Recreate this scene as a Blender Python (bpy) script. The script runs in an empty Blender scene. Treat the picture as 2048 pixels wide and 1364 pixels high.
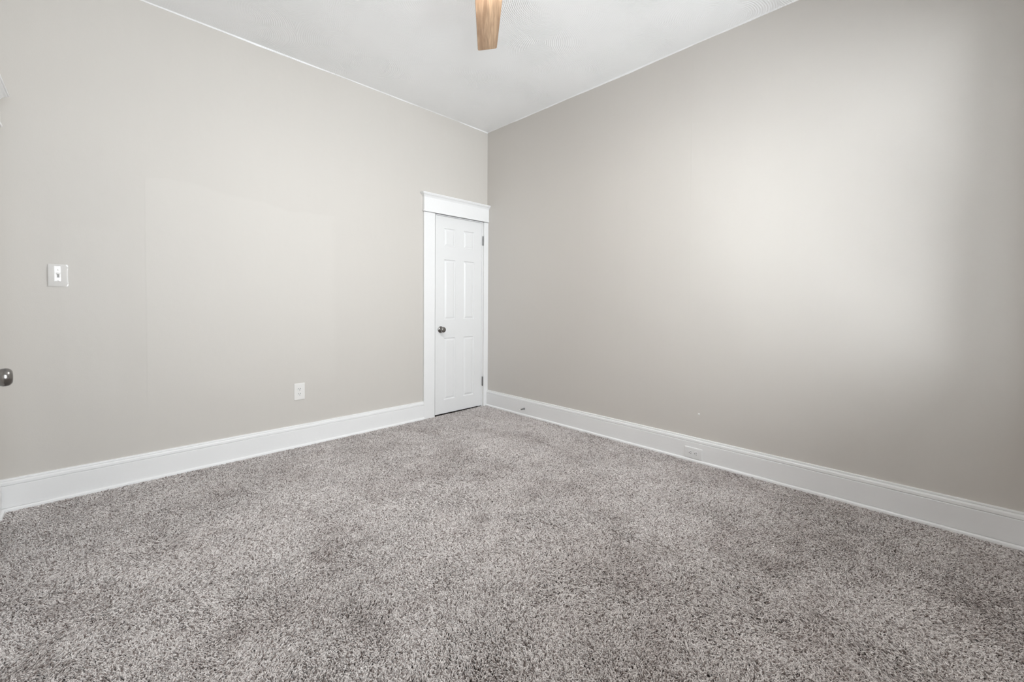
import bpy, bmesh, math
import numpy as np
from mathutils import Vector, Matrix

sc = bpy.context.scene
COL = sc.collection

# ------------------------------------------------------------------ camera
# room axes: corner of the two visible walls at x=0, y=0; left wall is the
# plane y=0, right wall the plane x=0, floor z=0, room at x<0, y<0
CAM = Vector((-3.00481, -3.43134, 1.108))
FWD = Vector((0.70233564, 0.71148558, -0.02264771))
RGT = Vector((0.71175062, -0.70240674, 0.00598537))
UPV = Vector((0.0116494, 0.02032326, 0.99972559))
cam_data = bpy.data.cameras.new('camera')
cam = bpy.data.objects.new('camera', cam_data)
COL.objects.link(cam)
cam_data.sensor_width = 36.0
cam_data.lens = 839.79 / 2048 * 36.0
cam_data.shift_y = -(682 - 624.966) / 2048
cam_data.clip_start = 0.02
M = Matrix.Identity(4)
for i in range(3):
    M[i][0] = RGT[i]; M[i][1] = UPV[i]; M[i][2] = -FWD[i]; M[i][3] = CAM[i]
cam.matrix_world = M
sc.camera = cam

# ------------------------------------------------------------------ world
SKY, GROUND = 11.0, 13.3
world = bpy.data.worlds.new('overcast_sky')
sc.world = world
world.use_nodes = True
nt = world.node_tree
nt.nodes.clear()
out = nt.nodes.new('ShaderNodeOutputWorld')
bg = nt.nodes.new('ShaderNodeBackground')
tc = nt.nodes.new('ShaderNodeTexCoord')
sp = nt.nodes.new('ShaderNodeSeparateXYZ')
mr = nt.nodes.new('ShaderNodeMapRange')
mr.inputs['From Min'].default_value = -0.06
mr.inputs['From Max'].default_value = 0.10
mixc = nt.nodes.new('ShaderNodeMix'); mixc.data_type = 'RGBA'
mixc.inputs['A'].default_value = (GROUND * 0.955, GROUND * 0.985, GROUND * 1.035, 1)
mixc.inputs['B'].default_value = (SKY * 0.955, SKY * 0.985, SKY * 1.03, 1)
nt.links.new(tc.outputs['Generated'], sp.inputs[0])
nt.links.new(sp.outputs['Z'], mr.inputs['Value'])
nt.links.new(mr.outputs[0], mixc.inputs['Factor'])
nt.links.new(mixc.outputs['Result'], bg.inputs['Color'])
nt.links.new(bg.outputs[0], out.inputs[0])

LAMP_POWER = 222.0            # the fan's own light disc

sc.view_settings.view_transform = 'Standard'
sc.view_settings.look = 'None'
sc.view_settings.gamma = 1.0
sc.view_settings.use_curve_mapping = False
sc.view_settings.exposure = 0.08
sc.cycles.max_bounces = 10
sc.cycles.diffuse_bounces = 7
sc.cycles.adaptive_threshold = 0.015
sc.cycles.glossy_bounces = 4
sc.cycles.transmission_bounces = 6
sc.cycles.transparent_max_bounces = 8
sc.cycles.use_denoising = True

# ------------------------------------------------------------------ helpers
XL = -3.392          # side wall (with the opened door), just off the left edge
YB = -3.775           # back wall with the windows, behind the camera
H = 2.9327           # ceiling height

def link(name, me, mats=None, parent=None, smooth=False):
    o = bpy.data.objects.new(name, me)
    COL.objects.link(o)
    if mats is not None:
        for m in (mats if isinstance(mats, (list, tuple)) else [mats]):
            me.materials.append(m)
    if parent is not None:
        o.parent = parent
    if smooth:
        for p in me.polygons:
            p.use_smooth = True
    return o

def from_bm(name, bm, mats=None, parent=None, smooth=False, recalc=True):
    if recalc:
        bmesh.ops.recalc_face_normals(bm, faces=bm.faces)
    me = bpy.data.meshes.new(name)
    bm.to_mesh(me); bm.free()
    return link(name, me, mats, parent, smooth)

def bevel(o, w, seg=2, angle=0.6):
    md = o.modifiers.new('bevel', 'BEVEL')
    md.width = w; md.segments = seg; md.limit_method = 'ANGLE'; md.angle_limit = angle
    md.harden_normals = False
    return o

def add_box(bm, x0, x1, y0, y1, z0, z1):
    x0, x1 = sorted((x0, x1)); y0, y1 = sorted((y0, y1)); z0, z1 = sorted((z0, z1))
    v = [bm.verts.new(c) for c in ((x0,y0,z0),(x1,y0,z0),(x1,y1,z0),(x0,y1,z0),
                                   (x0,y0,z1),(x1,y0,z1),(x1,y1,z1),(x0,y1,z1))]
    for f in ((0,3,2,1),(4,5,6,7),(0,1,5,4),(1,2,6,5),(2,3,7,6),(3,0,4,7)):
        bm.faces.new([v[i] for i in f])
    return v

def add_lathe(bm, prof, n=32, mat=Matrix.Identity(4), cap=True):
    """prof: (radius, axial) pairs, spun about local -y; axial runs along -y"""
    rings = []
    for r, a in prof:
        ring = []
        for k in range(n):
            t = 2 * math.pi * k / n
            ring.append(bm.verts.new(mat @ Vector((r * math.cos(t), -a, r * math.sin(t)))))
        rings.append(ring)
    for i in range(len(rings) - 1):
        for k in range(n):
            k2 = (k + 1) % n
            bm.faces.new((rings[i][k], rings[i][k2], rings[i+1][k2], rings[i+1][k]))
    if cap:
        bm.faces.new(rings[0]); bm.faces.new(rings[-1])

def add_tube(bm, pts, r, n=8):
    rings = []
    for i, p in enumerate(pts):
        p = Vector(p)
        a = Vector(pts[max(i - 1, 0)]); b = Vector(pts[min(i + 1, len(pts) - 1)])
        d = (b - a).normalized()
        u = d.orthogonal().normalized(); w = d.cross(u)
        if i and abs(u.dot(pu)) < 0.99:
            u = (pu - d * pu.dot(d)).normalized(); w = d.cross(u)
        pu = u
        rings.append([bm.verts.new(p + u * r * math.cos(2*math.pi*k/n) + w * r * math.sin(2*math.pi*k/n)) for k in range(n)])
    for i in range(len(rings) - 1):
        for k in range(n):
            bm.faces.new((rings[i][k], rings[i][(k+1)%n], rings[i+1][(k+1)%n], rings[i+1][k]))
    bm.faces.new(rings[0]); bm.faces.new(rings[-1])

def empty(name, loc, rot=(0, 0, 0)):
    o = bpy.data.objects.new(name, None)
    o.empty_display_size = 0.05
    COL.objects.link(o)
    o.location = loc; o.rotation_euler = rot
    return o

def tag(o, label, cat=None, kind=None, group=None):
    o['label'] = label
    if cat: o['category'] = cat
    if kind: o['kind'] = kind
    if group: o['group'] = group
    return o

def struct(o, label, cat):
    return tag(o, label, cat, kind='structure')

# ------------------------------------------------------------------ materials
class N:
    """small node builder"""
    def __init__(self, name):
        self.m = bpy.data.materials.new(name)
        self.m.use_nodes = True
        self.t = self.m.node_tree
        self.b = self.t.nodes['Principled BSDF']
        self.tc = None
    def n(self, kind, **kw):
        nd = self.t.nodes.new(kind)
        for k, v in kw.items():
            setattr(nd, k, v)
        return nd
    def l(self, a, b):
        self.t.links.new(a, b)
    def pos(self):
        if self.tc is None:
            self.tc = self.n('ShaderNodeTexCoord')
        return self.tc.outputs['Object']
    def mapped(self, scale=(1, 1, 1), loc=(0, 0, 0), rot=(0, 0, 0), src=None):
        mp = self.n('ShaderNodeMapping')
        mp.inputs['Scale'].default_value = scale
        mp.inputs['Location'].default_value = loc
        mp.inputs['Rotation'].default_value = rot
        self.l(src or self.pos(), mp.inputs[0])
        return mp.outputs[0]
    def noise(self, scale, detail=3, rough=0.5, vec=None, dist=0.0):
        nd = self.n('ShaderNodeTexNoise')
        nd.inputs['Scale'].default_value = scale
        nd.inputs['Detail'].default_value = detail
        nd.inputs['Roughness'].default_value = rough
        nd.inputs['Distortion'].default_value = dist
        self.l(vec or self.pos(), nd.inputs['Vector'])
        return nd.outputs['Fac']
    def math(self, op, a, b=None, c=None, clamp=False):
        nd = self.n('ShaderNodeMath', operation=op, use_clamp=clamp)
        for i, v in enumerate((a, b, c)):
            if v is None: continue
            if isinstance(v, (int, float)): nd.inputs[i].default_value = v
            else: self.l(v, nd.inputs[i])
        return nd.outputs[0]
    def rng(self, v, a, b, c=0.0, d=1.0, smooth=False):
        nd = self.n('ShaderNodeMapRange')
        if smooth: nd.interpolation_type = 'SMOOTHSTEP'
        self.l(v, nd.inputs['Value'])
        for k, x in zip(('From Min', 'From Max', 'To Min', 'To Max'), (a, b, c, d)):
            nd.inputs[k].default_value = x
        return nd.outputs[0]
    def mix(self, f, a, b):
        nd = self.n('ShaderNodeMix'); nd.data_type = 'RGBA'
        if isinstance(f, (int, float)): nd.inputs['Factor'].default_value = f
        else: self.l(f, nd.inputs['Factor'])
        for k, v in (('A', a), ('B', b)):
            if isinstance(v, tuple): nd.inputs[k].default_value = (*v, 1) if len(v) == 3 else v
            else: self.l(v, nd.inputs[k])
        return nd.outputs['Result']
    def bump(self, h, dist, strength=1.0):
        nd = self.n('ShaderNodeBump')
        nd.inputs['Strength'].default_value = strength
        nd.inputs['Distance'].default_value = dist
        self.l(h, nd.inputs['Height'])
        self.l(nd.outputs[0], self.b.inputs['Normal'])
    def set(self, color=None, rough=None, metal=None, spec=None, coat=None):
        for k, v in (('Base Color', color), ('Roughness', rough), ('Metallic', metal),
                     ('Specular IOR Level', spec), ('Coat Weight', coat)):
            if v is None: continue
            if isinstance(v, tuple): self.b.inputs[k].default_value = (*v, 1)
            elif isinstance(v, (int, float)): self.b.inputs[k].default_value = v
            else: self.l(v, self.b.inputs[k])
        return self.m

WALL = (0.598, 0.570, 0.535)
WALL2 = (0.586, 0.558, 0.524)

def sep(M_):
    s = M_.n('ShaderNodeSeparateXYZ'); M_.l(M_.pos(), s.inputs[0])
    return s.outputs

def wall_left_mat():
    M_ = N('greige_wall_paint_patched')
    X, Y, Z = sep(M_)
    n1 = M_.noise(1.6, 3, 0.55)
    base = M_.mix(n1, WALL, WALL2)
    # roller strokes, vertical
    st = M_.noise(1.0, 4, 0.6, M_.mapped((26, 26, 1.2)))
    base = M_.mix(M_.rng(st, 0.35, 0.7, 0, 0.10), base, (0.618, 0.593, 0.561))
    # repainted patch: straight left edge, uneven sloping top, fading right and down
    w = M_.math('MULTIPLY', M_.math('SUBTRACT', M_.noise(5.0, 2), 0.5), 0.07)
    wt = M_.math('MULTIPLY', M_.math('SUBTRACT', M_.noise(2.2, 3), 0.5), 0.16)
    xa = M_.rng(M_.math('ADD', X, M_.math('MULTIPLY', w, 0.1)), -2.797, -2.785, smooth=True)
    xb = M_.rng(M_.math('ADD', X, w), -1.60, -1.68, smooth=True)
    top = M_.math('ADD', M_.math('MULTIPLY', M_.math('ADD', X, 2.79), 0.085), Z)
    za = M_.rng(M_.math('ADD', top, wt), 1.885, 1.86, smooth=True)
    zb = M_.rng(Z, 0.35, 0.62, smooth=True)
    mask = M_.math('MULTIPLY', M_.math('MULTIPLY', xa, xb), M_.math('MULTIPLY', za, zb))
    # a second rounded patch near the switch
    xa2 = M_.rng(M_.math('ADD', X, w), -3.16, -3.12, smooth=True)
    xb2 = M_.rng(M_.math('ADD', X, w), -2.86, -2.96, smooth=True)
    za2 = M_.rng(M_.math('ADD', Z, wt), 1.56, 1.50, smooth=True)
    m2 = M_.math('MULTIPLY', M_.math('MULTIPLY', xa2, xb2), M_.math('MULTIPLY', za2, zb))
    base = M_.mix(M_.math('MULTIPLY', mask, 0.36), base, (0.631, 0.603, 0.568))
    base = M_.mix(M_.math('MULTIPLY', m2, 0.25), base, (0.631, 0.603, 0.568))
    # round filler spot
    dx = M_.math('ADD', X, 2.221); dz = M_.math('SUBTRACT', Z, 0.761)
    d = M_.math('SQRT', M_.math('ADD', M_.math('MULTIPLY', dx, dx), M_.math('MULTIPLY', dz, dz)))
    base = M_.mix(M_.rng(d, 0.045, 0.015, 0, 0.25, True), base, (0.59, 0.57, 0.54))
    h = M_.math('ADD', M_.math('MULTIPLY', M_.noise(3.5, 3), 1.0), M_.math('MULTIPLY', M_.noise(160, 2), 0.035))
    h = M_.math('ADD', h, M_.math('MULTIPLY', mask, 0.10))
    M_.bump(h, 0.006)
    return M_.set(base, 0.52, 0, 0.35)

def wall_right_mat():
    M_ = N('greige_wall_paint_seamed')
    X, Y, Z = sep(M_)
    base = M_.mix(M_.noise(1.3, 3, 0.55), WALL, WALL2)
    st = M_.noise(1.0, 4, 0.6, M_.mapped((30, 30, 0.9)))
    base = M_.mix(M_.rng(st, 0.35, 0.7, 0, 0.10), base, (0.618, 0.593, 0.561))
    h = M_.math('ADD', M_.noise(3.0, 3), M_.math('MULTIPLY', M_.noise(170, 2), 0.035))
    h = M_.math('ADD', h, M_.math('MULTIPLY', st, 0.05))
    wob = M_.math('MULTIPLY', M_.math('SUBTRACT', M_.noise(1.5, 2), 0.5), 0.012)
    for y0, z0, z1, a in ((-2.187, 0.95, 2.95, 1.0), (-1.680, 0.95, 2.05, 0.9), (-1.173, 0.2, 1.35, 0.6),
                          (-1.985, 0.95, 2.6, 0.4), (-0.72, 0.6, 2.4, 0.3), (-1.57, 1.1, 2.2, 0.25), (-2.75, 1.2, 2.5, 0.2)):
        d = M_.math('ABSOLUTE', M_.math('ADD', M_.math('SUBTRACT', Y, y0), wob))
        line = M_.rng(d, 0.0055, 0.0, 0, a, True)
        zz = M_.math('MULTIPLY', M_.rng(Z, z0, z0 + 0.15), M_.rng(Z, z1, z1 - 0.15))
        h = M_.math('ADD', h, M_.math('MULTIPLY', M_.math('MULTIPLY', line, zz), 0.065))
    M_.bump(h, 0.006)
    return M_.set(base, 0.50, 0, 0.35)

def wall_plain_mat():
    M_ = N('greige_wall_paint')
    base = M_.mix(M_.noise(1.3, 3, 0.55), WALL, WALL2)
    M_.bump(M_.math('ADD', M_.noise(3.0, 3), M_.math('MULTIPLY', M_.noise(170, 2), 0.035)), 0.006)
    return M_.set(base, 0.52, 0, 0.35)

def ceiling_mat():
    M_ = N('swirl_textured_ceiling_plaster')
    wv = M_.n('ShaderNodeTexNoise'); wv.inputs['Scale'].default_value = 1.7
    M_.l(M_.pos(), wv.inputs['Vector'])
    def swirl(scale, loc, spacing, seed):
        vec = M_.mapped((1, 1, 0), loc)
        ad = M_.n('ShaderNodeVectorMath', operation='MULTIPLY_ADD')
        M_.l(wv.outputs['Color'], ad.inputs[0]); ad.inputs[1].default_value = (0.10, 0.10, 0)
        M_.l(vec, ad.inputs[2])
        vo = M_.n('ShaderNodeTexVoronoi'); vo.voronoi_dimensions = '2D'
        vo.inputs['Scale'].default_value = scale
        vo.inputs['Randomness'].default_value = 0.9
        M_.l(ad.outputs[0], vo.inputs['Vector'])
        ring = M_.math('SINE', M_.math('MULTIPLY', vo.outputs['Distance'], 2 * math.pi / (spacing * scale)))
        # rings fade out at the middle of a swirl and are smeared in places
        fade = M_.rng(vo.outputs['Distance'], 0.06, 0.30, 0.25, 1.0)
        amp = M_.rng(M_.noise(2.3, 2, 0.5, M_.mapped((1, 1, 1), (seed, 0, 0))), 0.38, 0.62, 0.08, 1.0, True)
        return M_.math('MULTIPLY', M_.math('MULTIPLY', ring, fade), amp), vo.outputs['Distance']
    a, da = swirl(2.4, (0.3, 0.1, 0), 0.0125, 3.0)
    b, db = swirl(1.9, (4.3, 7.1, 0), 0.0140, 9.0)
    h = M_.math('ADD', a, M_.math('MULTIPLY', b, 0.45))
    h = M_.math('ADD', h, M_.math('MULTIPLY', da, 0.8))
    h = M_.math('ADD', h, M_.math('MULTIPLY', M_.noise(2.0, 3), 0.5))
    M_.bump(h, 0.00065)
    col = M_.mix(M_.noise(2.0, 3), (0.895, 0.897, 0.90), (0.915, 0.917, 0.92))
    return M_.set(col, 0.42, 0, 0.4)

def trim_mat(name='white_trim_paint', c=(0.84, 0.84, 0.842), rough=0.38):
    M_ = N(name)
    col = M_.mix(M_.noise(9, 3), c, tuple(v * 0.975 for v in c))
    h = M_.math('ADD', M_.noise(14, 3), M_.math('MULTIPLY', M_.noise(60, 2, 0.5, M_.mapped((0.15, 0.15, 1))), 0.3))
    M_.bump(h, 0.0012)
    return M_.set(col, rough, 0, 0.45)

def plastic_mat(name, c, rough=0.18):
    M_ = N(name)
    col = M_.mix(M_.noise(40, 2), c, tuple(v * 0.985 for v in c))
    return M_.set(col, rough, 0, 0.5)

def metal_mat(name, c, rough):
    M_ = N(name)
    r = M_.rng(M_.noise(1.0, 2, 0.5, M_.mapped((300, 300, 20))), 0.3, 0.7, rough * 0.85, rough * 1.2)
    return M_.set(c, r, 1.0)

def wood_mat():
    M_ = N('light_oak_veneer')
    v = M_.mapped((1, 1, 1))
    grain = M_.noise(1.0, 6, 0.65, M_.mapped((5, 95, 95)), 0.6)
    broad = M_.noise(1.0, 3, 0.5, M_.mapped((2.2, 17, 17), (1.3, 0.4, 0)), 1.4)
    c = M_.mix(M_.rng(broad, 0.35, 0.68, 0, 1, True), (0.60, 0.42, 0.275), (0.37, 0.235, 0.145))
    c = M_.mix(M_.rng(grain, 0.42, 0.66, 0, 0.65), c, (0.25, 0.15, 0.09))
    M_.bump(grain, 0.0004)
    return M_.set(c, 0.38, 0, 0.5)

def glass_mat():
    m = bpy.data.materials.new('window_glass'); m.use_nodes = True
    t = m.node_tree; t.nodes.clear()
    o = t.nodes.new('ShaderNodeOutputMaterial'); mx = t.nodes.new('ShaderNodeMixShader')
    tr = t.nodes.new('ShaderNodeBsdfTransparent'); gl = t.nodes.new('ShaderNodeBsdfGlossy')
    fr = t.nodes.new('ShaderNodeFresnel'); fr.inputs[0].default_value = 1.45
    tr.inputs[0].default_value = (0.96, 0.975, 0.97, 1); gl.inputs['Roughness'].default_value = 0.01
    t.links.new(fr.outputs[0], mx.inputs[0]); t.links.new(tr.outputs[0], mx.inputs[1])
    t.links.new(gl.outputs[0], mx.inputs[2]); t.links.new(mx.outputs[0], o.inputs[0])
    return m

def fibre_mat():
    M_ = N('frieze_carpet_yarn')
    hi = M_.n('ShaderNodeHairInfo')
    cr = M_.n('ShaderNodeValToRGB')
    e = cr.color_ramp.elements
    e[0].position = 0.0; e[0].color = (0.19, 0.155, 0.14, 1)
    e[1].position = 1.0; e[1].color = (0.84, 0.80, 0.785, 1)
    for p, c in ((0.10, (0.27, 0.23, 0.215, 1)), (0.26, (0.50, 0.46, 0.445, 1)), (0.6, (0.68, 0.64, 0.625, 1))):
        el = e.new(p); el.color = c
    M_.l(hi.outputs['Random'], cr.inputs[0])
    # worn patches plus the shade of leaning pile, painted into the yarn colour
    wear_shade = M_.math('MULTIPLY', M_.rng(M_.noise(2.3, 4, 0.62, dist=0.4), 0.46, 0.66, 0, 1, True), 0.34)
    wear_shade2 = M_.math('MULTIPLY', M_.rng(M_.noise(7.5, 3, 0.6), 0.50, 0.68, 0, 1, True), 0.24)
    mul = M_.n('ShaderNodeMix'); mul.data_type = 'RGBA'; mul.blend_type = 'MULTIPLY'
    M_.l(M_.math('ADD', wear_shade, wear_shade2), mul.inputs['Factor'])
    M_.l(cr.outputs[0], mul.inputs['A']); mul.inputs['B'].default_value = (0.62, 0.58, 0.565, 1)
    return M_.set(mul.outputs['Result'], 0.85, 0, 0.15)

def backing_mat():
    M_ = N('carpet_backing')
    c = M_.mix(M_.noise(260, 3, 0.7), (0.03, 0.025, 0.023), (0.09, 0.08, 0.075))
    return M_.set(c, 0.95, 0, 0.05)

m_wl, m_wr, m_wp = wall_left_mat(), wall_right_mat(), wall_plain_mat()
m_ceil, m_trim = ceiling_mat(), trim_mat()
m_door = trim_mat('white_door_paint', (0.79, 0.79, 0.792), 0.35)
m_plate = plastic_mat('white_cover_plate_plastic', (0.80, 0.785, 0.765), 0.12)
m_recept = plastic_mat('white_receptacle_plastic', (0.80, 0.79, 0.775), 0.25)
m_platew = plastic_mat('painted_white_plate', (0.80, 0.80, 0.80), 0.3)
m_swplate = plastic_mat('glossy_switch_plate_plastic', (0.68, 0.662, 0.640), 0.05)
m_toggle = plastic_mat('grey_toggle_plastic', (0.33, 0.32, 0.31), 0.3)
m_dark = plastic_mat('dark_slot', (0.02, 0.02, 0.02), 0.6)
m_nickel = metal_mat('satin_nickel', (0.25, 0.24, 0.23), 0.2)
m_steel = metal_mat('hinge_steel', (0.26, 0.26, 0.26), 0.3)
m_rubber = plastic_mat('white_rubber', (0.82, 0.82, 0.80), 0.6)
m_wood, m_glass = wood_mat(), glass_mat()
m_yarn, m_back = fibre_mat(), backing_mat()

# ------------------------------------------------------------------ room shell
def wall_grid(bm, axis, plane, thick, u0, u1, z0, z1, holes, du=None):
    """solid wall slab with rectangular holes. axis 'y': plane y=plane, spans x;
       axis 'x': plane x=plane, spans y. thick is signed (away from the room)."""
    us = sorted({u0, u1, *[h[0] for h in holes], *[h[1] for h in holes]})
    zs = sorted({z0, z1, *[h[2] for h in holes], *[h[3] for h in holes]})
    for i in range(len(us) - 1):
        for j in range(len(zs) - 1):
            uc, zc = (us[i] + us[i+1]) / 2, (zs[j] + zs[j+1]) / 2
            if any(h[0] < uc < h[1] and h[2] < zc < h[3] for h in holes): continue
            if axis == 'y': add_box(bm, us[i], us[i+1], plane, plane + thick, zs[j], zs[j+1])
            else: add_box(bm, plane, plane + thick, us[i], us[i+1], zs[j], zs[j+1])
    bmesh.ops.remove_doubles(bm, verts=bm.verts, dist=1e-5)
    # drop the internal faces between neighbouring boxes
    bm.verts.index_update()
    seen = {}
    for f in list(bm.faces):
        key = tuple(sorted(v.index for v in f.verts))
        seen.setdefault(key, []).append(f)
    dead = [f for fs in seen.values() if len(fs) > 1 for f in fs]
    bmesh.ops.delete(bm, geom=dead, context='FACES_ONLY')

FZ = -0.014     # the floor under the pile
T = 0.14
bm = bmesh.new()
wall_grid(bm, 'y', 0.0, T, XL - T, 0.0, FZ, H, [(-0.690, -0.062, FZ, 1.975)])
# the closet behind the door, closed on all sides
add_box(bm, -0.90, 0.0, 0.70, 0.72, FZ, 2.2)
add_box(bm, -0.90, -0.88, T, 0.70, FZ, 2.2)
add_box(bm, -0.02, 0.0, T, 0.70, FZ, 2.2)
add_box(bm, -0.90, 0.0, T, 0.72, 2.2, 2.22)
add_box(bm, -0.90, 0.0, T, 0.72, FZ - 0.02, FZ)
struct(from_bm('wall_left', bm, m_wl), 'warm greige painted wall on the left with a paler repainted patch', 'wall')

bm = bmesh.new()
wall_grid(bm, 'x', 0.0, T, YB - T, T, FZ, H, [])
struct(from_bm('wall_right', bm, m_wr), 'warm greige painted wall on the right with faint vertical seams', 'wall')

WT = 0.10
SIDE = None
WINS = [(-3.22, -2.26, 0.68, 2.58), (-1.20, -0.16, 0.68, 2.58)]
bm = bmesh.new()
wall_grid(bm, 'y', YB, -WT, XL - T, 0.0, FZ, H, WINS)
struct(from_bm('wall_back', bm, m_wp), 'greige wall with two tall windows behind the viewpoint', 'wall')

DY0, DY1, DZ = -0.905, -0.275, 1.975
bm = bmesh.new()
wall_grid(bm, 'x', XL, -T, YB, 0.0, FZ, H, [(DY0, DY1, FZ, DZ)] + ([SIDE] if SIDE else []))
# shallow passage beyond the opened door
add_box(bm, XL - 1.3, XL - 1.28, -1.5, 0.2, FZ, 2.4)
add_box(bm, XL - 1.28, XL - T, -1.5, -1.48, FZ, 2.4)
add_box(bm, XL - 1.28, XL - T, 0.18, 0.2, FZ, 2.4)
add_box(bm, XL - 1.3, XL - T, -1.5, 0.2, 2.4, 2.42)
add_box(bm, XL - 1.3, XL - T, -1.5, 0.2, FZ - 0.02, FZ)
struct(from_bm('wall_entry', bm, m_wp), 'greige side wall with the doorway at the far left edge', 'wall')

# ceiling: slab plus an uneven plaster lip where it meets the walls
rng = np.random.default_rng(7)
def wav(s, seed, amps=((0.9, .5), (2.3, .3), (6.1, .15), (17., .08))):
    r = np.random.default_rng(seed); v = 0
    for f_, a_ in amps: v += a_ * math.sin(f_ * s * 2 * math.pi / 2.4 + r.uniform(0, 6.28))
    return v
bm = bmesh.new()
add_box(bm, XL - T, T, YB - 0.22, T, H, H + 0.12)
def lip(bm, axis, u0, u1, seed, n=160):
    rows = []
    for i in range(n + 1):
        u = u0 + (u1 - u0) * i / n
        d = 0.006 + 0.005 * wav(u, seed)
        c = []
        for off, z in ((0.0, H - max(d, 0.0015)), (0.0025, H - max(d, 0.0015)), (0.007, H - 0.001), (0.009, H + 0.001)):
            c.append(bm.verts.new((u, -off, z) if axis == 'y' else (-off, u, z)))
        rows.append(c)
    for i in range(n):
        for k in range(3):
            bm.faces.new((rows[i][k], rows[i+1][k], rows[i+1][k+1], rows[i][k+1]))
lip(bm, 'y', XL, 0.0, 3)
lip(bm, 'x', YB, 0.0, 5)
struct(from_bm('ceiling', bm, m_ceil), 'white ceiling with combed swirl plaster texture', 'ceiling')

bm = bmesh.new()
add_box(bm, XL - T, T, YB - 0.22, T, FZ - 0.12, FZ)
struct(from_bm('floor', bm, m_back), 'floor under the grey carpet pile', 'floor')

# ------------------------------------------------------------------ baseboards
BT, BG = 0.1655, 0.1323
PROFILE = [  # (distance from wall, height)
    (0.000, BT), (0.0085, BT), (0.0105, BT - 0.0015), (0.0115, BT - 0.0075), (0.0085, BT - 0.0085), (0.0085, BT - 0.0100),
    (0.0150, BT - 0.0115), (0.0185, BT - 0.018), (0.0195, BG + 0.003), (0.0190, BG + 0.0012), (0.0135, BG + 0.0008), (0.0135, BG - 0.0012),
    (0.0185, BG - 0.0016), (0.0205, BG - 0.0040), (0.0200, 0.0150), (0.0199, 0.0146), (0.0199, 0.0138), (0.0240, 0.0136), (0.0310, 0.0080), (0.0325, 0.0), (0.0325, FZ), (0.0, FZ)]
def baseboard(name, axis, plane, sgn, u0, u1, seed, label, crack=None):
    n = max(8, int(abs(u1 - u0) / 0.022))
    bm = bmesh.new(); rows = []
    for i in range(n + 1):
        u = u0 + (u1 - u0) * i / n
        w = wav(u * 0.4, seed) * 0.0014
        row = []
        for k, (d, z) in enumerate(PROFILE):
            zz = z + (w if k < 14 else 0) + (0.0007 * wav(u * 1.0, seed + 9) if k < 2 else 0)
            if k in (15, 16) and crack: d = d - 0.009 * min(1, max(0, (crack(u)))) 
            dd = d + 0.0006 * wav(u * 0.5, seed + 4) if 2 < k < 16 else d
            row.append(bm.verts.new((u, plane + sgn * dd, zz) if axis == 'y' else (plane + sgn * dd, u, zz)))
        rows.append(row)
    K = len(PROFILE)
    for i in range(n):
        for k in range(K):
            k2 = (k + 1) % K
            bm.faces.new((rows[i][k], rows[i+1][k], rows[i+1][k2], rows[i][k2]))
    bm.faces.new(rows[0]); bm.faces.new(rows[-1])
    return struct(from_bm(name, bm, m_trim), label, 'baseboard')
baseboard('baseboard_left', 'y', 0.0, -1, XL, -0.806, 11, 'tall white baseboard along the left wall up to the closet door',
          lambda u: (-3.22 - u) * 20 + 0.6 * wav(u * 4, 3))
baseboard('baseboard_right', 'x', 0.0, -1, YB, -0.021, 12, 'tall white baseboard along the right wall',
          lambda u: (-2.66 - u) * 12 + 0.5 * wav(u * 3, 5))
baseboard('baseboard_back', 'y', YB, 1, XL, 0.0, 13, 'white baseboard under the windows')
baseboard('baseboard_entry_near', 'x', XL, 1, YB + 0.033, DY0 - 0.125, 14, 'white baseboard beside the opened door')
baseboard('baseboard_entry_far', 'x', XL, 1, -0.141, -0.033, 15, 'short white baseboard in the far left corner')

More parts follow.
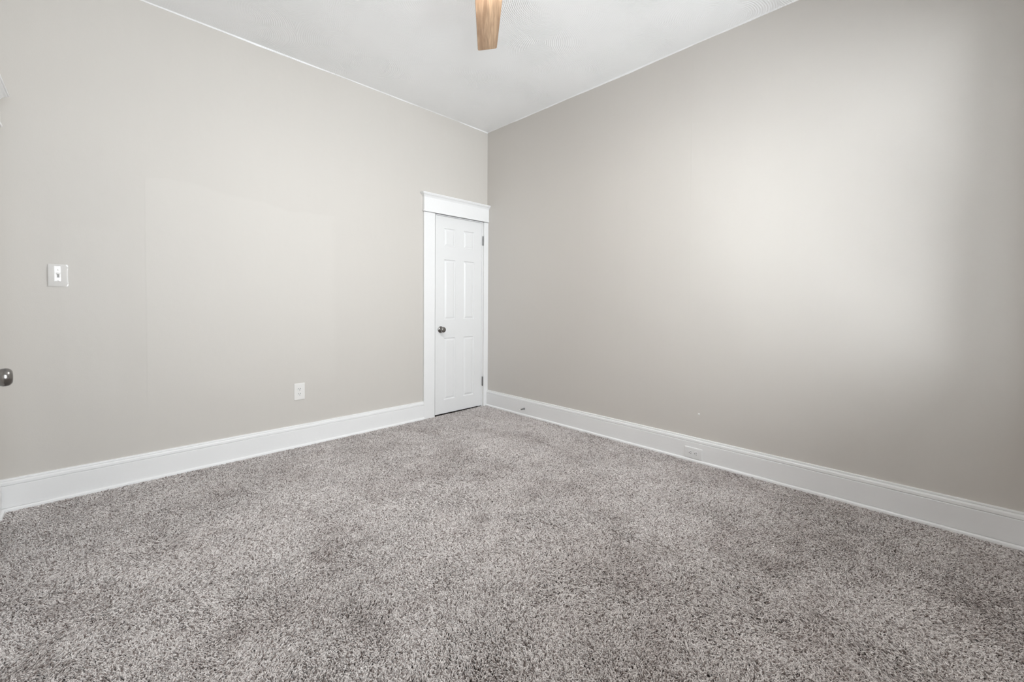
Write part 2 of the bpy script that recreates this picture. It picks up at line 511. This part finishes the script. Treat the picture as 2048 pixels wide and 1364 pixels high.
# ------------------------------------------------------------------ door casings
def casing(name, label, tf, a0, a1, b0, b1, ztop, right_flush, ex=0.0):
    """local frame: x along the wall, -y into the room. a0..a1 left leg, b0..b1 right leg"""
    objs = []
    root = from_bm(name, _casing_legs(a0, a1, b0, b1, ztop), m_trim)
    root.matrix_world = tf
    bevel(root, 0.0022, 2)
    struct(root, label, 'door casing')
    r = 0.0 if right_flush else 0.011
    bm = bmesh.new()
    add_box(bm, a0 - 0.004, b1 + (0 if right_flush else 0.004), 0, -0.028 - ex, ztop + 0.0005, ztop + 0.150)
    fr = from_bm('head_board', bm, m_trim, root); bevel(fr, 0.0018, 2)
    bm = bmesh.new()
    add_box(bm, a0 - 0.011, b1 + r, 0, -0.034 - ex, ztop + 0.0005, ztop + 0.017)
    bd = from_bm('bead_strip', bm, m_trim, root); bevel(bd, 0.006, 3)
    # crown cap: cove swelling into a flat shelf, returned at the free ends
    prof = [(0.028, ztop + 0.138), (0.031, ztop + 0.142), (0.034, ztop + 0.148), (0.040, ztop + 0.155), (0.048, ztop + 0.160),
            (0.050, ztop + 0.162), (0.050, ztop + 0.166), (0.055, ztop + 0.167), (0.057, ztop + 0.172), (0.055, ztop + 0.177), (0.0, ztop + 0.178)]
    prof = [(d + (ex if d else 0), z) for d, z in prof]
    bm = bmesh.new(); rows = []
    for end in (0, 1):
        row = []
        for d, z in prof:
            o_ = max(d - ex - 0.028, 0)
            if d == 0.0: o_ = 0.027
            x = a0 - 0.004 - o_ if end == 0 else (b1 if right_flush else b1 + 0.004 + o_)
            row.append((bm.verts.new((x, -d, z)), bm.verts.new((x, 0, z))))
        rows.append(row)
    K = len(prof)
    for k in range(K - 1):
        bm.faces.new((rows[0][k][0], rows[1][k][0], rows[1][k+1][0], rows[0][k+1][0]))
        for e in (0, 1):
            vs = [rows[e][k][0], rows[e][k][1], rows[e][k+1][1], rows[e][k+1][0]]
            if prof[k+1][0] == 0.0: vs = vs[:3]
            bm.faces.new(vs)
    bmesh.ops.remove_doubles(bm, verts=bm.verts, dist=1e-6)
    from_bm('crown_cap', bm, m_trim, root)
    return root
def _casing_legs(a0, a1, b0, b1, ztop):
    bm = bmesh.new()
    add_box(bm, a0, a1, 0, -0.020, FZ, ztop)
    add_box(bm, b0, b1, 0, -0.020, FZ, ztop)
    return bm
casing('trim_1', 'white closet door casing with moulded crown cap in the corner', Matrix.Identity(4),
       -0.806, -0.6835, -0.060, -0.0005, 1.9675, True)
# jambs of the closet door
bm = bmesh.new()
add_box(bm, -0.690, -0.6725, -0.0005, T, FZ, 1.9595)
add_box(bm, -0.0735, -0.062, -0.0005, T, FZ, 1.9595)
add_box(bm, -0.690, -0.062, -0.0005, T, 1.9595, 1.975)
add_box(bm, -0.6705, -0.659, 0.037, 0.050, FZ, 1.9595)
add_box(bm, -0.085, -0.0735, 0.037, 0.050, FZ, 1.9595)
add_box(bm, -0.6705, -0.0735, 0.037, 0.050, 1.948, 1.9595)
struct(from_bm('trim_2', bm, m_trim), 'white jamb around the closet door', 'door jamb')

# side wall casing: local x -> world +y, local -y -> world +x
TF = Matrix.Translation((XL, 0, 0)) @ Matrix.Rotation(math.radians(90), 4, 'Z')
casing('trim_3', 'white doorway casing whose cap end shows at the upper left edge', TF,
       DY0 - 0.125, DY0 + 0.005, DY1 - 0.005, -0.142, 1.9675, False, 0.026)
bm = bmesh.new()
add_box(bm, XL + 0.0005, XL - T, DY0, DY0 + 0.012, FZ, DZ)
add_box(bm, XL + 0.0005, XL - T, DY1 - 0.012, DY1, FZ, DZ)
add_box(bm, XL + 0.0005, XL - T, DY0 + 0.012, DY1 - 0.012, DZ - 0.012, DZ)
struct(from_bm('trim_4', bm, m_trim), 'white jamb of the side doorway', 'door jamb')

# ------------------------------------------------------------------ panel doors
def door_leaf(name, w, z0, z1, thick, mat, px=None):
    """local: hinge side at x=0, free side at x=-w, front face y=0, body to +y"""
    c = -w / 2
    cols = [(c - 0.190, c - 0.052), (c + 0.052, c + 0.190)]
    rows_ = [(0.140, 0.756), (0.937, 1.534), (1.663, 1.843)]
    bm = bmesh.new()
    def face_side(y, s):
        xs = [-w] + [v for p in cols for v in p] + [0]
        zs = [z0] + [v for p in rows_ for v in p] + [z1]
        for i in range(len(xs) - 1):
            for j in range(len(zs) - 1):
                xa, xb, za, zb = xs[i], xs[i+1], zs[j], zs[j+1]
                if i % 2 == 1 and j % 2 == 1:
                    rings = []
                    for ins, dep in ((0, 0), (0.002, 0.0035), (0.007, 0.0085), (0.011, 0.0090), (0.025, 0.0035), (0.029, 0.0025)):
                        rings.append([bm.verts.new((xx, y + s * dep, zz)) for xx, zz in
                                      ((xa + ins, za + ins), (xb - ins, za + ins), (xb - ins, zb - ins), (xa + ins, zb - ins))])
                    for a, b in zip(rings, rings[1:]):
                        for k in range(4):
                            bm.faces.new((a[k], a[(k+1)%4], b[(k+1)%4], b[k]))
                    bm.faces.new(rings[-1])
                else:
                    bm.faces.new([bm.verts.new((xx, y, zz)) for xx, zz in ((xa, za), (xb, za), (xb, zb), (xa, zb))])
    face_side(0.0, 1); face_side(thick, -1)
    def strip(pts):
        for a, b in zip(pts, pts[1:]):
            bm.faces.new([bm.verts.new((a[0], 0, a[1])), bm.verts.new((b[0], 0, b[1])),
                          bm.verts.new((b[0], thick, b[1])), bm.verts.new((a[0], thick, a[1]))])
    strip([(-w, z0), (0, z0), (0, z1), (-w, z1), (-w, z0)])
    bmesh.ops.remove_doubles(bm, verts=bm.verts, dist=1e-6)
    return from_bm(name, bm, mat)

KNOB = [(0.0325, 0.0), (0.0330, 0.002), (0.0320, 0.0045), (0.0270, 0.0075), (0.0150, 0.0090), (0.0125, 0.012), (0.0120, 0.022),
        (0.0135, 0.026), (0.0190, 0.029), (0.0245, 0.034), (0.0270, 0.041), (0.0275, 0.047), (0.0262, 0.053), (0.0225, 0.058), (0.0185, 0.0603), (0.0170, 0.0600), (0.0150, 0.0607), (0.0, 0.0612)]
def knob(parent, x, y, z, flip=False, label=None):
    bm = bmesh.new()
    pr = [(max(r, 0.0004), a) for r, a in KNOB]
    add_lathe(bm, pr, 40)
    o = from_bm('door_knob', bm, m_nickel, parent, smooth=True)
    o.location = (x, y, z)
    if flip: o.rotation_euler = (0, 0, math.pi)
    if label: o['label'] = label
    return o
def hinge(parent, x, y, zc, label=None, side=1):
    bm = bmesh.new()
    hh = 0.0475
    for k in range(5):
        za = zc - hh + k * 2 * hh / 5 + 0.0006
        zb = zc - hh + (k + 1) * 2 * hh / 5 - 0.0006
        add_tube(bm, [(x, y, za), (x, y, zb)], 0.0058, 14)
    add_tube(bm, [(x, y, zc - hh - 0.003), (x, y, zc + hh + 0.003)], 0.0040, 12)
    o = from_bm('hinge', bm, m_steel, parent, smooth=False)
    bm = bmesh.new()
    add_box(bm, x + 0.001, x + side * 0.0125, y + 0.0055, y + 0.0078, zc - hh, zc + hh)
    l = from_bm('hinge_leaf', bm, m_steel, o)
    o['label'] = 'steel hinge with exposed knuckle'
    return o

door = door_leaf('door_1', 0.5905, 0.0055, 1.9565, 0.0345, m_door)
door.location = (-0.0765, 0.0, 0)
struct(door, 'white six-panel closet door in the corner', 'door')
knob(door, -0.600 + 0.0765 - 0.004, 0.0, 0.842, label='brushed nickel round knob')
hinge(door, 0.0095, -0.0085, 1.7685)
hinge(door, 0.0095, -0.0085, 0.2655)

# opened door, folded back against the side wall; only its knob reaches the view
d2 = door_leaf('door_2', 0.60, 0.0055, 1.9565, 0.0345, m_door)
OPEN = math.radians(10.5)
# leaf runs from its hinge toward -y; its front face looks toward +x
KN = Vector((-3.2065, -1.455))            # centre of the knob's ball
hdir = Vector((math.sin(OPEN), -math.cos(OPEN)))   # hinge -> free edge
nrm = Vector((math.cos(OPEN), math.sin(OPEN)))     # into the room
hp = KN - nrm * 0.046 - hdir * 0.545
d2.matrix_world = Matrix(((-hdir.x, -nrm.x, 0, hp.x), (-hdir.y, -nrm.y, 0, hp.y), (0, 0, 1, 0), (0, 0, 0, 1)))
struct(d2, 'white six-panel door folded back against the side wall, just past the left edge', 'door')
knob(d2, -0.545, 0.0, 0.874, label='brushed nickel round knob')
knob(d2, -0.545, 0.0345, 0.874, flip=True)
hinge(d2, 0.003, 0.040, 1.7685, side=1)
hinge(d2, 0.003, 0.040, 0.2655, side=1)

# ------------------------------------------------------------------ windows
WIN_LABEL = {1: 'tall white sash window behind the viewpoint, nearer the side door',
             2: 'tall white sash window behind the viewpoint, nearer the right wall',
             3: 'tall white sash window in the side wall, outside the view'}
def window(idx, x0, x1, z0, z1, tf=None, wt=None):
    Y0 = YB if tf is None else 0.0
    wt = wt or WT
    yo, yi = Y0 - wt, Y0
    bm = bmesh.new()
    for a, b, c, d in ((x0, x0 + 0.03, z0, z1), (x1 - 0.03, x1, z0, z1), (x0 + 0.03, x1 - 0.03, z0, z0 + 0.03), (x0 + 0.03, x1 - 0.03, z1 - 0.03, z1)):
        add_box(bm, a, b, yo, yi - 0.001, c, d)
    fr = from_bm(f'window_{idx}', bm, m_trim)
    struct(fr, WIN_LABEL[idx], 'window')
    if tf is not None: fr.matrix_world = tf
    zm = (z0 + z1) / 2
    for (za, zb, yc) in ((z0 + 0.03, zm + 0.02, yo + 0.060), (zm - 0.02, z1 - 0.03, yo + 0.024)):
        bm = bmesh.new()
        xa, xb = x0 + 0.031, x1 - 0.031
        s = 0.045
        for a, b, c, d in ((xa, xa + s, za, zb), (xb - s, xb, za, zb), (xa + s, xb - s, za, za + s), (xa + s, xb - s, zb - s, zb)):
            add_box(bm, a, b, yc - 0.017, yc + 0.017, c, d)
        sash = from_bm('sash', bm, m_trim, fr)
        bm = bmesh.new()
        add_box(bm, xa + s, xb - s, yc - 0.002, yc + 0.002, za + s, zb - s)
        from_bm('pane', bm, m_glass, sash)
    bm = bmesh.new()
    c = min(0.10, -x1 - 0.03) if tf is None else 0.10
    add_box(bm, x0 - c, x0 + 0.004, Y0, Y0 + 0.02, z0 - 0.02, z1)
    add_box(bm, x1 - 0.004, x1 + c, Y0, Y0 + 0.02, z0 - 0.02, z1)
    add_box(bm, x0 - c - 0.008, x1 + c + 0.008, Y0, Y0 + 0.026, z1, z1 + 0.13)
    add_box(bm, x0 - c, x1 + c, Y0, Y0 + 0.018, z0 - 0.14, z0 - 0.045)
    bevel(from_bm('window_casing', bm, m_trim, fr), 0.002)
    bm = bmesh.new()
    add_box(bm, x0 - c - 0.02, x1 + min(c + 0.02, 0.05), Y0, Y0 + 0.045, z0 - 0.045, z0 - 0.015)
    bevel(from_bm('window_sill', bm, m_trim, fr), 0.006, 3)
    # daylight portal over the opening
    pl = bpy.data.lights.new(f'daylight_portal_{idx}', 'AREA')
    pl.shape = 'RECTANGLE'; pl.size = x1 - x0; pl.size_y = z1 - z0
    pl.cycles.is_portal = True
    po = bpy.data.objects.new(f'daylight_portal_{idx}', pl); COL.objects.link(po)
    po.matrix_world = (tf or Matrix.Identity(4)) @ Matrix.Translation(((x0 + x1) / 2, yo - 0.01, zm)) @ Matrix.Rotation(math.radians(90), 4, 'X')
for i, wdw in enumerate(WINS): window(i + 1, *wdw)
# side wall: local x -> world -y, local +y (into the room) -> world +x
TFW = Matrix(((0, 1, 0, XL), (-1, 0, 0, 0), (0, 0, 1, 0), (0, 0, 0, 1)))
if SIDE: window(3, -SIDE[1], -SIDE[0], SIDE[2], SIDE[3], TFW, T)

# ------------------------------------------------------------------ electrical plates
def plate_mesh(bm, w, h, t=0.0055, r=0.004):
    """rounded, softly domed plate in the xz plane, front toward -y"""
    def ring(ins, y, rr):
        pts = []
        for cx, cz, a0 in ((1, 1, 0), (-1, 1, 90), (-1, -1, 180), (1, -1, 270)):
            for k in range(5):
                a = math.radians(a0 + k * 22.5)
                pts.append(bm.verts.new((cx * (w/2 - ins - rr) + rr * math.cos(a), y, cz * (h/2 - ins - rr) + rr * math.sin(a))))
        return pts
    rs = [ring(0, 0, r), ring(0, -t * 0.45, r), ring(0.0012, -t * 0.75, r), ring(0.0035, -t * 0.95, r), ring(0.009, -t * 1.03, r), ring(0.018, -t * 1.08, r)]
    for a, b in zip(rs, rs[1:]):
        for k in range(len(a)):
            bm.faces.new((a[k], a[(k+1)%len(a)], b[(k+1)%len(a)], b[k]))
    bm.faces.new(rs[-1]); bm.faces.new(rs[0])
T_PL = 0.0062
def screw(parent, x, z, mat, y=-T_PL):
    bm = bmesh.new()
    add_lathe(bm, [(0.0036, -0.001), (0.0036, 0.0004), (0.0026, 0.0011), (0.0004, 0.0013)], 16)
    o = from_bm('screw', bm, mat, parent, smooth=True); o.location = (x, y, z)
    return o
def outlet(loc, rot, w, h, label, group, mplate):
    root = empty('wall_outlet', loc, rot)
    tag(root, label, 'outlet', group=group)
    bm = bmesh.new(); plate_mesh(bm, w, h, 0.0058)
    from_bm('cover_plate', bm, mplate, root, smooth=False)
    for zc in (0.0192, -0.0192):
        bm = bmesh.new()
        n = 28; R_ = 0.0172
        pts = []
        for k in range(n):
            a = 2 * math.pi * k / n
            pts.append((R_ * math.cos(a), max(-0.0142, min(0.0142, R_ * math.sin(a)))))
        lo = [bm.verts.new((x, -0.004, z)) for x, z in pts]
        hi = [bm.verts.new((x, -0.0078, z)) for x, z in pts]
        hh = [bm.verts.new((x * 0.95, -0.0083, z * 0.95)) for x, z in pts]
        for a, b in ((lo, hi), (hi, hh)):
            for k in range(n):
                bm.faces.new((a[k], a[(k+1)%n], b[(k+1)%n], b[k]))
        bm.faces.new(hh)
        rc = from_bm('receptacle', bm, m_recept if mplate is m_plate else mplate, root)
        rc.location = (0, 0, zc)
        for sx, hgt in ((-0.0064, 0.0085), (0.0064, 0.0072)):
            bm = bmesh.new(); add_box(bm, -0.0014, 0.0014, -0.0087, -0.006, -hgt/2, hgt/2)
            s_ = from_bm('slot', bm, m_dark, rc); s_.location = (sx, 0, 0.0040)
        bm = bmesh.new(); add_lathe(bm, [(0.0027, 0.006), (0.0027, 0.0087)], 14)
        g = from_bm('ground_hole', bm, m_dark, rc); g.location = (0, 0, -0.0068)
    screw(root, 0, 0, mplate)
    return root
outlet((-1.9085, 0.0, 0.4185), (0, 0, 0), 0.0775, 0.128,
       'white duplex outlet upright on the left wall above the baseboard', 'duplex outlets', m_plate)
# sideways outlet set into the right baseboard: facing -x, turned a quarter clockwise
ro = outlet((0, 0, 0), (0, 0, 0), 0.078, 0.124,
            'white duplex outlet mounted sideways on the right baseboard', 'duplex outlets', m_platew)
ro.matrix_world = Matrix.Translation((-0.0203, -2.241, 0.0555)) @ Matrix.Rotation(math.radians(-90), 4, 'Z') @ Matrix.Rotation(math.radians(90), 4, 'Y')

sw = empty('light_switch', (-3.158, 0.0, 1.246))
tag(sw, 'glossy white single toggle light switch plate on the left wall', 'light switch')
def domed_plate(w, h, t, rx, rz, tilt, n=24):
    bm = bmesh.new()
    def y(x, z):
        base = t - x * x / (2 * rx) - z * z / (2 * rz) - tilt * x
        e = min(w / 2 - abs(x), h / 2 - abs(z))            # rolled rim
        return -max(base - 0.0012 * max(0, 1 - e / 0.003) ** 2, 0.0008)
    f = lambda i, s_: s_ * (-0.5 + i / n) * 1.0
    g = [[bm.verts.new((f(i, w), y(f(i, w), f(j, h)), f(j, h))) for j in range(n + 1)] for i in range(n + 1)]
    for i in range(n):
        for j in range(n):
            bm.faces.new((g[i][j], g[i+1][j], g[i+1][j+1], g[i][j+1]))
    rim = [g[i][0] for i in range(n + 1)] + [g[n][j] for j in range(1, n + 1)] + [g[i][n] for i in range(n - 1, -1, -1)] + [g[0][j] for j in range(n - 1, 0, -1)]
    back = [bm.verts.new((v.co.x, 0.0, v.co.z)) for v in rim]
    for k in range(len(rim)):
        k2 = (k + 1) % len(rim)
        bm.faces.new((rim[k], rim[k2], back[k2], back[k]))
    bm.faces.new(back)
    return bm
from_bm('cover_plate', domed_plate(0.0775, 0.1235, 0.0092, 0.25, 0.42, 0.085), m_swplate, sw, smooth=True).data.set_sharp_from_angle(angle=0.6)
bm = bmesh.new(); add_box(bm, -0.0052, 0.0052, -0.0100, -0.004, -0.0120, 0.0120)
from_bm('toggle_surround', bm, m_toggle, sw)
bm = bmesh.new()
v = add_box(bm, -0.0046, 0.0046, -0.021, -0.006, -0.001, 0.008)
o = from_bm('toggle', bm, m_recept, sw); bevel(o, 0.001); o.rotation_euler = (math.radians(-22), 0, 0)
screw(sw, 0, 0.030, m_swplate, -0.0081); screw(sw, 0, -0.030, m_swplate, -0.0081)

# ------------------------------------------------------------------ small fittings
ds = empty('door_stop', (-0.0203, -0.590, 0.0665), (0, 0, math.radians(-90)))
tag(ds, 'small metal door stop with white tip on the right baseboard near the closet', 'door stop')
bm = bmesh.new(); add_lathe(bm, [(0.0100, 0.0), (0.0100, 0.003), (0.0075, 0.008), (0.0055, 0.010)], 20)
from_bm('mounting_base', bm, m_steel, ds, smooth=True)
bm = bmesh.new()
turns = 15
pts = [(0.0052 * math.cos(t), -0.009 - 0.050 * k / (turns * 12), 0.0052 * math.sin(t)) for k in range(turns * 12 + 1) for t in [2 * math.pi * k / 12]]
add_tube(bm, pts, 0.0013, 6)
from_bm('spring', bm, m_steel, ds, smooth=True)
bm = bmesh.new(); add_lathe(bm, [(0.0058, 0.058), (0.0074, 0.061), (0.0074, 0.070), (0.0052, 0.074), (0.0004, 0.0745)], 20)
from_bm('rubber_tip', bm, m_rubber, ds, smooth=True)

wa = empty('wall_anchor', (0.0, -2.267, 0.334), (0, 0, math.radians(-90)))
tag(wa, 'tiny white plastic wall anchor stub low on the right wall', 'wall anchor')
bm = bmesh.new(); add_lathe(bm, [(0.0065, -0.001), (0.0065, 0.001), (0.0048, 0.0022), (0.0030, 0.0022), (0.0028, -0.0005)], 18)
from_bm('collar', bm, m_rubber, wa, smooth=False)
bm = bmesh.new(); add_tube(bm, [(0.001, 0, 0.001), (0.002, -0.008, 0.001), (0.003, -0.011, 0.0)], 0.0024, 10)
from_bm('stub', bm, m_rubber, wa, smooth=True)

# ------------------------------------------------------------------ ceiling fan
HUBX, HUBY, BZ = -1.6917, -1.9423, 2.680
fan = empty('ceiling_fan', (HUBX, HUBY, H))
tag(fan, 'ceiling fan with light oak blades, one blade reaching into view at the top', 'ceiling fan')
m_fan = metal_mat('fan_housing_metal', (0.55, 0.53, 0.50), 0.3)
def rotz_lathe(prof, n=48):
    """prof (r, z) about the vertical axis"""
    bm = bmesh.new(); rings = []
    for r, z in prof:
        rings.append([bm.verts.new((r * math.cos(2*math.pi*k/n), r * math.sin(2*math.pi*k/n), z)) for k in range(n)])
    for a, b in zip(rings, rings[1:]):
        for k in range(n):
            bm.faces.new((a[k], a[(k+1)%n], b[(k+1)%n], b[k]))
    bm.faces.new(rings[0]); bm.faces.new(rings[-1])
    return bm
zc = BZ - H
from_bm('canopy', rotz_lathe([(0.07, 0), (0.07, -0.03), (0.055, -0.055), (0.02, -0.065), (0.018, -0.10)]), m_fan, fan, smooth=True)
from_bm('motor_housing', rotz_lathe([(0.02, zc + 0.155), (0.075, zc + 0.145), (0.115, zc + 0.115), (0.125, zc + 0.07), (0.125, zc + 0.02), (0.11, zc - 0.02), (0.105, zc - 0.045)]), m_fan, fan, smooth=True)
mL = bpy.data.materials.new('lit_diffuser'); mL.use_nodes = True
bb = mL.node_tree.nodes['Principled BSDF']
bb.inputs['Base Color'].default_value = (0.9, 0.9, 0.88, 1)
bb.inputs['Emission Color'].default_value = (0.99, 0.985, 0.975, 1)
bb.inputs['Emission Strength'].default_value = LAMP_POWER
from_bm('light_diffuser', rotz_lathe([(0.100, zc - 0.045), (0.100, zc - 0.058), (0.085, zc - 0.068), (0.04, zc - 0.073), (0.001, zc - 0.074)]), mL, fan, smooth=True)
def blade_bm():
    """local: x outward along the blade, y across, thin in z"""
    bm = bmesh.new()
    R0, R1, W0, W1, r = 0.17, 0.66, 0.1465, 0.1194, 0.012
    pts = [(R0, -W0/2 + 0.02), (R0 + 0.02, -W0/2)]
    def corner(cx, cy, a0):
        for k in range(6):
            a = math.radians(a0 + 18 * k)
            pts.append((cx + r * math.cos(a), cy + r * math.sin(a)))
    corner(R1 - r, -W1/2 + r, -90); corner(R1 - r, W1/2 - r, 0)
    pts += [(R0 + 0.02, W0/2), (R0, W0/2 - 0.02)]
    lo = [bm.verts.new((x, y, -0.003)) for x, y in pts]
    hi = [bm.verts.new((x, y, 0.003)) for x, y in pts]
    bm.faces.new(lo); bm.faces.new(hi)
    for k in range(len(pts)):
        bm.faces.new((lo[k], lo[(k+1)%len(pts)], hi[(k+1)%len(pts)], hi[k]))
    return bm
TH, PITCH = 0.7008, 0.1747
blade0 = bracket0 = None
for k in range(3):
    th = TH + 2 * math.pi * k / 3
    d = Vector((math.sin(th), math.cos(th), 0)); nn = Vector((math.cos(th), -math.sin(th), 0))
    W = nn * math.cos(PITCH) + Vector((0, 0, 1)) * math.sin(PITCH)
    zax = d.cross(W)
    Mx = Matrix(((d.x, W.x, zax.x, 0), (d.y, W.y, zax.y, 0), (d.z, W.z, zax.z, zc), (0, 0, 0, 1)))
    if k == 0:
        blade0 = from_bm('blade', blade_bm(), m_wood, fan); bevel(blade0, 0.0015, 2)
        bm = bmesh.new()
        add_box(bm, 0.10, 0.188, -0.022, 0.022, 0.0035, 0.0075)
        add_box(bm, 0.10, 0.15, -0.016, 0.016, -0.010, 0.0075)
        bracket0 = from_bm('blade_bracket', bm, m_fan, fan); bevel(bracket0, 0.001)
        b_, k_ = blade0, bracket0
    else:
        b_ = blade0.copy(); COL.objects.link(b_); k_ = bracket0.copy(); COL.objects.link(k_)
        b_.parent = fan; k_.parent = fan
    b_.matrix_local = Mx; k_.matrix_local = Mx

# ------------------------------------------------------------------ carpet pile
def vnoise(x, y, cell, seed):
    r = np.random.default_rng(seed).random((96, 96))
    u, v = (x + 60) / cell, (y + 60) / cell
    i, j = np.floor(u).astype(int), np.floor(v).astype(int)
    fu, fv = u - i, v - j
    fu = fu * fu * (3 - 2 * fu); fv = fv * fv * (3 - 2 * fv)
    g = lambda a, b: r[a % 96, b % 96]
    return (g(i, j) * (1 - fu) + g(i+1, j) * fu) * (1 - fv) + (g(i, j+1) * (1 - fu) + g(i+1, j+1) * fu) * fv

STEP = 0.0037
xs = np.arange(XL + 0.022, -0.018, STEP); ys = np.arange(YB + 0.022, -0.018, STEP)
gx, gy = np.meshgrid(xs, ys)
r = np.random.default_rng(42)
gx = gx.ravel() + r.uniform(-.5, .5, gx.size) * STEP * 1.3
gy = gy.ravel() + r.uniform(-.5, .5, gy.size) * STEP * 1.3
# none inside the casing feet
keep = ~((gx > -0.812) & (gx < -0.672) & (gy > -0.024)) & (gx < -0.024) & (gy < -0.003)
keep &= ~((gy > -0.024) & (gx < -0.66)) & (gx > XL + 0.024) & (gy > YB + 0.024)
keep &= r.random(gx.size) < 0.74 + 0.6 * (vnoise(gx, gy, 0.13, 21) * 0.6 + vnoise(gx, gy, 0.045, 22) * 0.4 - 0.38)
gx, gy = gx[keep], gy[keep]
n = gx.size
# strip of pile running under the closet door
ca = vnoise(gx, gy, 0.42, 1) + 0.5 * vnoise(gx, gy, 0.17, 2) + 0.3 * vnoise(gx, gy, 0.07, 3)
cb = vnoise(gx, gy, 0.11, 4) + 0.6 * vnoise(gx, gy, 0.05, 5)
brush = vnoise(gx, gy, 0.55, 8) * 0.6 + vnoise(gx, gy, 0.16, 9) * 0.4      # how flat the pile lies
th = 2 * math.pi * ca + 3.0 * (cb - 0.8) + r.normal(0, 1.25, n)
lean = 0.0030 + 0.0066 * np.clip((brush - 0.25) / 0.5, 0, 1) + r.uniform(-.0015, .0030, n)
hgt = 0.0165 - 0.35 * lean + r.uniform(-0.003, 0.0025, n) - 0.0025 * np.clip((0.55 - brush) / 0.3, 0, 1)
curl = r.normal(0, 1.0, n)
P = np.zeros((n, 4, 3), np.float32)
dx, dy = np.cos(th), np.sin(th)
px, py = -dy, dx
for k, (fh, fl, fc) in enumerate(((0, 0, 0), (0.45, 0.25, 0.0016), (0.85, 0.75, -0.0009), (0.97, 1.35, 0.0021))):
    P[:, k, 0] = gx + dx * lean * fl + px * curl * fc
    P[:, k, 1] = gy + dy * lean * fl + py * curl * fc
    P[:, k, 2] = FZ - 0.001 + hgt * fh
RAD = np.tile(np.array([0.0010, 0.00145, 0.00155, 0.0008], np.float32), (n, 1)) * r.uniform(0.8, 1.2, (n, 1)).astype(np.float32)
hc = bpy.data.hair_curves.new('carpet_pile')
hc.add_curves([4] * n)
hc.attributes['position'].data.foreach_set('vector', P.ravel())
ra = hc.attributes.get('radius') or hc.attributes.new('radius', 'FLOAT', 'POINT')
ra.data.foreach_set('value', RAD.ravel())
hc.materials.append(m_yarn)
pile = bpy.data.objects.new('carpet_pile', hc)
COL.objects.link(pile)
tag(pile, 'grey beige frieze carpet pile covering the whole floor', 'carpet', kind='stuff')
print('tufts', n)
